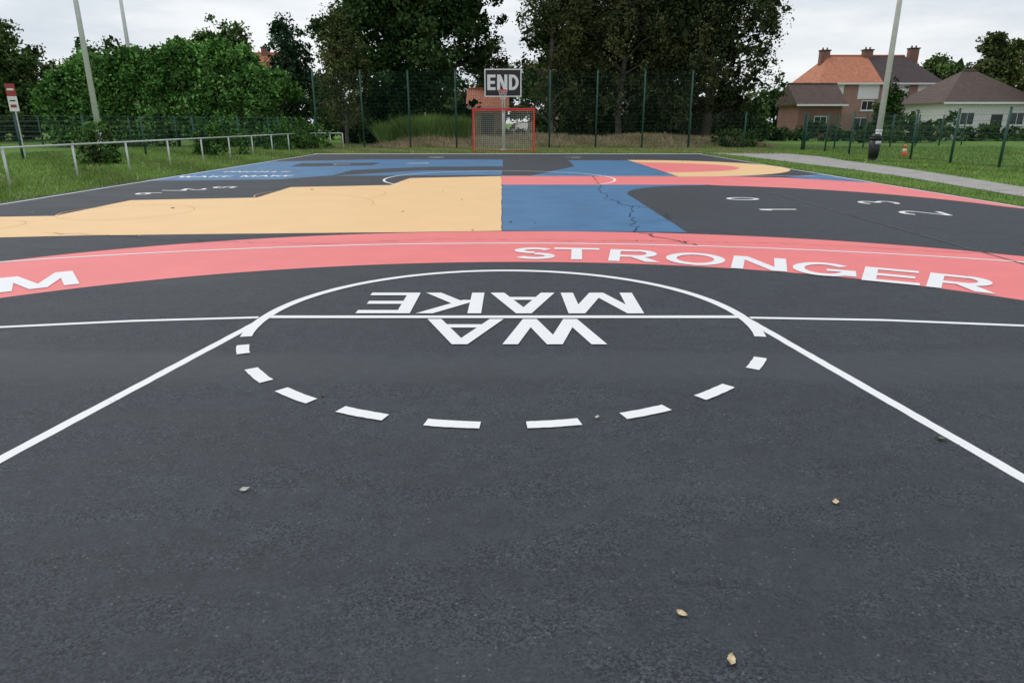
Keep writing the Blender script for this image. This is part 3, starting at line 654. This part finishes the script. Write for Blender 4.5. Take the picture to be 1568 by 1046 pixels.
M.obj('net',[NETM],gl)
hp=empty('basketball_hoop'); hx=-.45; hy=35.9; M=MB()
M.cyl((hx,37.3,GZ),(hx,37.3,2.7),.085,.075,14,0); M.cyl((hx,37.3,2.7),(hx,hy+.08,3.2),.07,.06,12,0); M.cyl((hx,37.3,1.9),(hx,hy+.08,2.75),.045,.045,10,0)
M.cyl((hx,37.3,GZ),(hx,37.3,.03),.2,.2,14,0)
M.obj('post',[GALV],hp,True)
bw,b0,b1=.92,2.62,3.93; M=MB(); M.box(hx-bw,hx+bw,hy,hy+.05,b0,b1,0)
f=.055; e=.012
for (xa,xb,za,zb) in((hx-bw,hx+bw,b0,b0+f),(hx-bw,hx+bw,b1-f,b1),(hx-bw,hx-bw+f,b0+f,b1-f),(hx+bw-f,hx+bw,b0+f,b1-f)): M.box(xa,xb,hy-e,hy-.003,za,zb,1)
M.obj('backboard',[BOARD,WHP],hp)
word('end_lettering','END',hx,3.3,1.56,.72,0,hy-.008,WHP,hp,.15,vertical=True,gap=.16)
M=MB(); rc=(hx,hy-.38,2.93); n=24
for k in range(n):
    a=2*math.pi*k/n;b_=2*math.pi*(k+1)/n; M.cyl((rc[0]+.225*math.cos(a),rc[1]+.225*math.sin(a),rc[2]),(rc[0]+.225*math.cos(b_),rc[1]+.225*math.sin(b_),rc[2]),.014,.014,6)
M.box(hx-.07,hx+.07,hy-.16,hy-.013,2.9,2.95); M.cyl((hx-.06,hy-.15,2.92),(hx-.12,hy-.2,2.92),.012,.012,6); M.box(hx-.09,hx+.09,hy-.03,hy-.013,2.75,2.98)
M.obj('rim',[REDP],hp)
M=MB()
for k in range(12):
    for s in(-1,1):
        for j in range(4):
            def q(jj,kk): 
                rr=.225-.028*jj; aa=2*math.pi*(kk)/12; return (rc[0]+rr*math.cos(aa),rc[1]+rr*math.sin(aa),rc[2]-.11*jj)
            M.cyl(q(j,k+s*j*.5),q(j+1,k+s*(j+1)*.5),.007,.007,4,0,False)
M.obj('hoop_net',[WHP],hp)

# ------------------------------------------------------------------ houses
def windowset(M,x,y,z,wd,h):
    M.box(x,x+wd,y-.05,y-.037,z,z+h,0)
    M.box(x+.07,x+wd/2-.03,y-.06,y-.051,z+.07,z+h-.07,1); M.box(x+wd/2+.03,x+wd-.07,y-.06,y-.051,z+.07,z+h-.07,1)
    M.box(x-.08,x+wd+.08,y-.12,y-.037,z-.09,z-.003,0)
def house(name,x0,x1,y0,y1,eave,ridge,roof,wall,hipL=0,hipR=0,wins=(),chim=(),band=None,door=None,split=None,over=.35):
    E=empty(name); M=MB(); M.box(x0,x1,y0,y1,GZ,eave,0); ym=(y0+y1)/2
    if not hipL: M.face([(x0,y0,eave),(x0,y1,eave),(x0,ym,ridge-.12)],0)
    if not hipR: M.face([(x1,y0,eave),(x1,y1,eave),(x1,ym,ridge-.12)],0)
    M.obj('walls',[wall],E)
    Rm=MB(); X0=x0-over;X1=x1+over;Y0=y0-over;Y1=y1+over; rl=X0+hipL; rr=X1-hipR; ez=eave-.12
    def slope(Ya,segs):
        for (xa,xta,xb,xtb,mi) in segs: Rm.face([(xa,Ya,ez),(xb,Ya,ez),(xtb,ym,ridge),(xta,ym,ridge)],mi)
    sp=split if split is not None else X1
    segs=[(X0,rl,sp,min(sp,rr),0)]
    if split is not None: segs.append((sp,sp,X1,rr,1))
    slope(Y0,segs); slope(Y1,segs)
    Rm.face([(X0,Y0,ez),(X0,Y1,ez),(rl,ym,ridge)],0); Rm.face([(X1,Y0,ez),(X1,Y1,ez),(rr,ym,ridge)],1 if split is not None else 0)
    Rm.face([(X0,Y0,ez-.02),(X1,Y0,ez-.02),(X1,Y1,ez-.02),(X0,Y1,ez-.02)],2)
    Rm.box(X0,X1,Y0-.1,Y0-.003,ez-.12,ez+.04,2)
    Rm.cyl((rl,ym,ridge),(rr,ym,ridge),.11,.11,8,0)
    Rm.obj('roof',roof+[WHP] if len(roof)>1 else roof+roof+[WHP],E)
    D=MB()
    for (x,z,wd,h) in wins: windowset(D,x,y0,z,wd,h)
    if door: D.box(door,door+1,y0-.05,y0-.003,0,2.1,2)
    if band:
        for (xa,xb,za,zb) in band: D.box(xa,xb,y0-.035,y0-.002,za,zb,0)
    D.obj('windows_and_door',[WHP,GLASS,DARKP],E)
    if chim:
        C=MB()
        for (x,zt) in chim: C.box(x-.45,x+.45,ym-.35,ym+.35,ridge-.9,zt,0); C.box(x-.52,x+.52,ym-.42,ym+.42,zt+.003,zt+.12,1); [C.cyl((x+d,ym,zt+.12),(x+d,ym,zt+.35),.1,.08,8,0) for d in(-.22,.22)]
        C.obj('chimneys',[BRICK,DARKP],E)
    return E
y0=73
house('brick_house',31.2,43.4,y0,y0+8,5.3,8.1,[ROOFO,ROOFD],BRICKP,hipL=2.4,hipR=2.4,split=37.4,
  wins=[(32.0,2.6,1.2,.95),(35.6,2.6,1.2,.95),(38.7,2.6,1.2,.95),(41.6,2.6,1.2,.95),(32,.7,1.6,1.2),(35,.7,1.5,1.2),(38.6,.7,1.6,1.2),(41.3,.7,1.5,1.2)],
  chim=[(32.9,8.55),(37.4,8.6),(42.2,8.75)],band=[(31.35,33.6,3.7,5.15),(35.1,37.2,3.7,5.15),(37.7,40.2,3.7,5.15),(41.1,43.3,3.7,5.15)],door=37.0)
house('white_bungalow',38.2,46.2,63,71,3.2,5.95,[ROOFB],WALLW,hipL=3.9,hipR=3.9,wins=[(39.6,1.2,1.3,1.1),(44,1.2,1.3,1.1)],door=42.4,over=.5)
house('brick_shed',26.5,30.5,66,71,3.1,4.9,[ROOFB],BRICK,wins=[(28,1,1.2,1)])
house('brick_house',5,16,76,84,5.6,8.6,[ROOFO],BRICK,wins=[(6+i*2.4,3.4,1.3,1.4) for i in range(4)]+[(6+i*2.4,.9,1.3,1.4) for i in range(4)],chim=[(8,9.4),(13,9.4)])
house('brick_house',-34.5,-29.5,92,98,6.5,10.0,[ROOFO],BRICK,wins=[(-33.6,4,1.3,1.4)],chim=[(-32,10.6)])
house('garage',-3.4,-.6,58,63,2.7,4.1,[ROOFO],BRICKP,door=-2.5)
def car(name,x,y,rot,mat):
    E=empty(name); E.location=(x,y,GZ); E.rotation_euler=(0,0,rot); M=MB()
    low=[(-2.1,.3),(-2.15,.65),(-2.0,.85),(-1.1,.95),(1.6,.98),(2.05,.9),(2.12,.6),(2.05,.3)]
    up_=[(-1.15,.95),(-.45,1.42),(.9,1.46),(1.7,.98)]
    def ext(pr,wa,wb,mi):
        n=len(pr)
        for s in(-1,1): M.face([(p[0],s*(wa if p[1]<1 else wb),p[1]) for p in pr][::s],mi)
        for i in range(n):
            a,b_=pr[i],pr[(i+1)%n]; wa1=wa if a[1]<1 else wb; wb1=wa if b_[1]<1 else wb
            M.face([(a[0],-wa1,a[1]),(b_[0],-wb1,b_[1]),(b_[0],wb1,b_[1]),(a[0],wa1,a[1])],mi)
    ext(low,.88,.8,0); ext(up_,.8,.62,1)
    M.box(-.4,.85,-.6,.6,1.465,1.50,0)
    for sx in(-1.35,1.3):
        for s in(-1,1): M.cyl((sx,s*.7,.32),(sx,s*.9,.32),.32,.32,18,2); M.cyl((sx,s*.9,.32),(sx,s*.91,.32),.19,.19,12,3)
    for s in(-.6,.6): M.box(-2.18,-2.1,s-.17,s+.17,.62,.76,3)
    M.obj('body',[mat,GLASS,TYRE,WHP],E)
car('parked_car',.9,58.8,R(70),CARP)
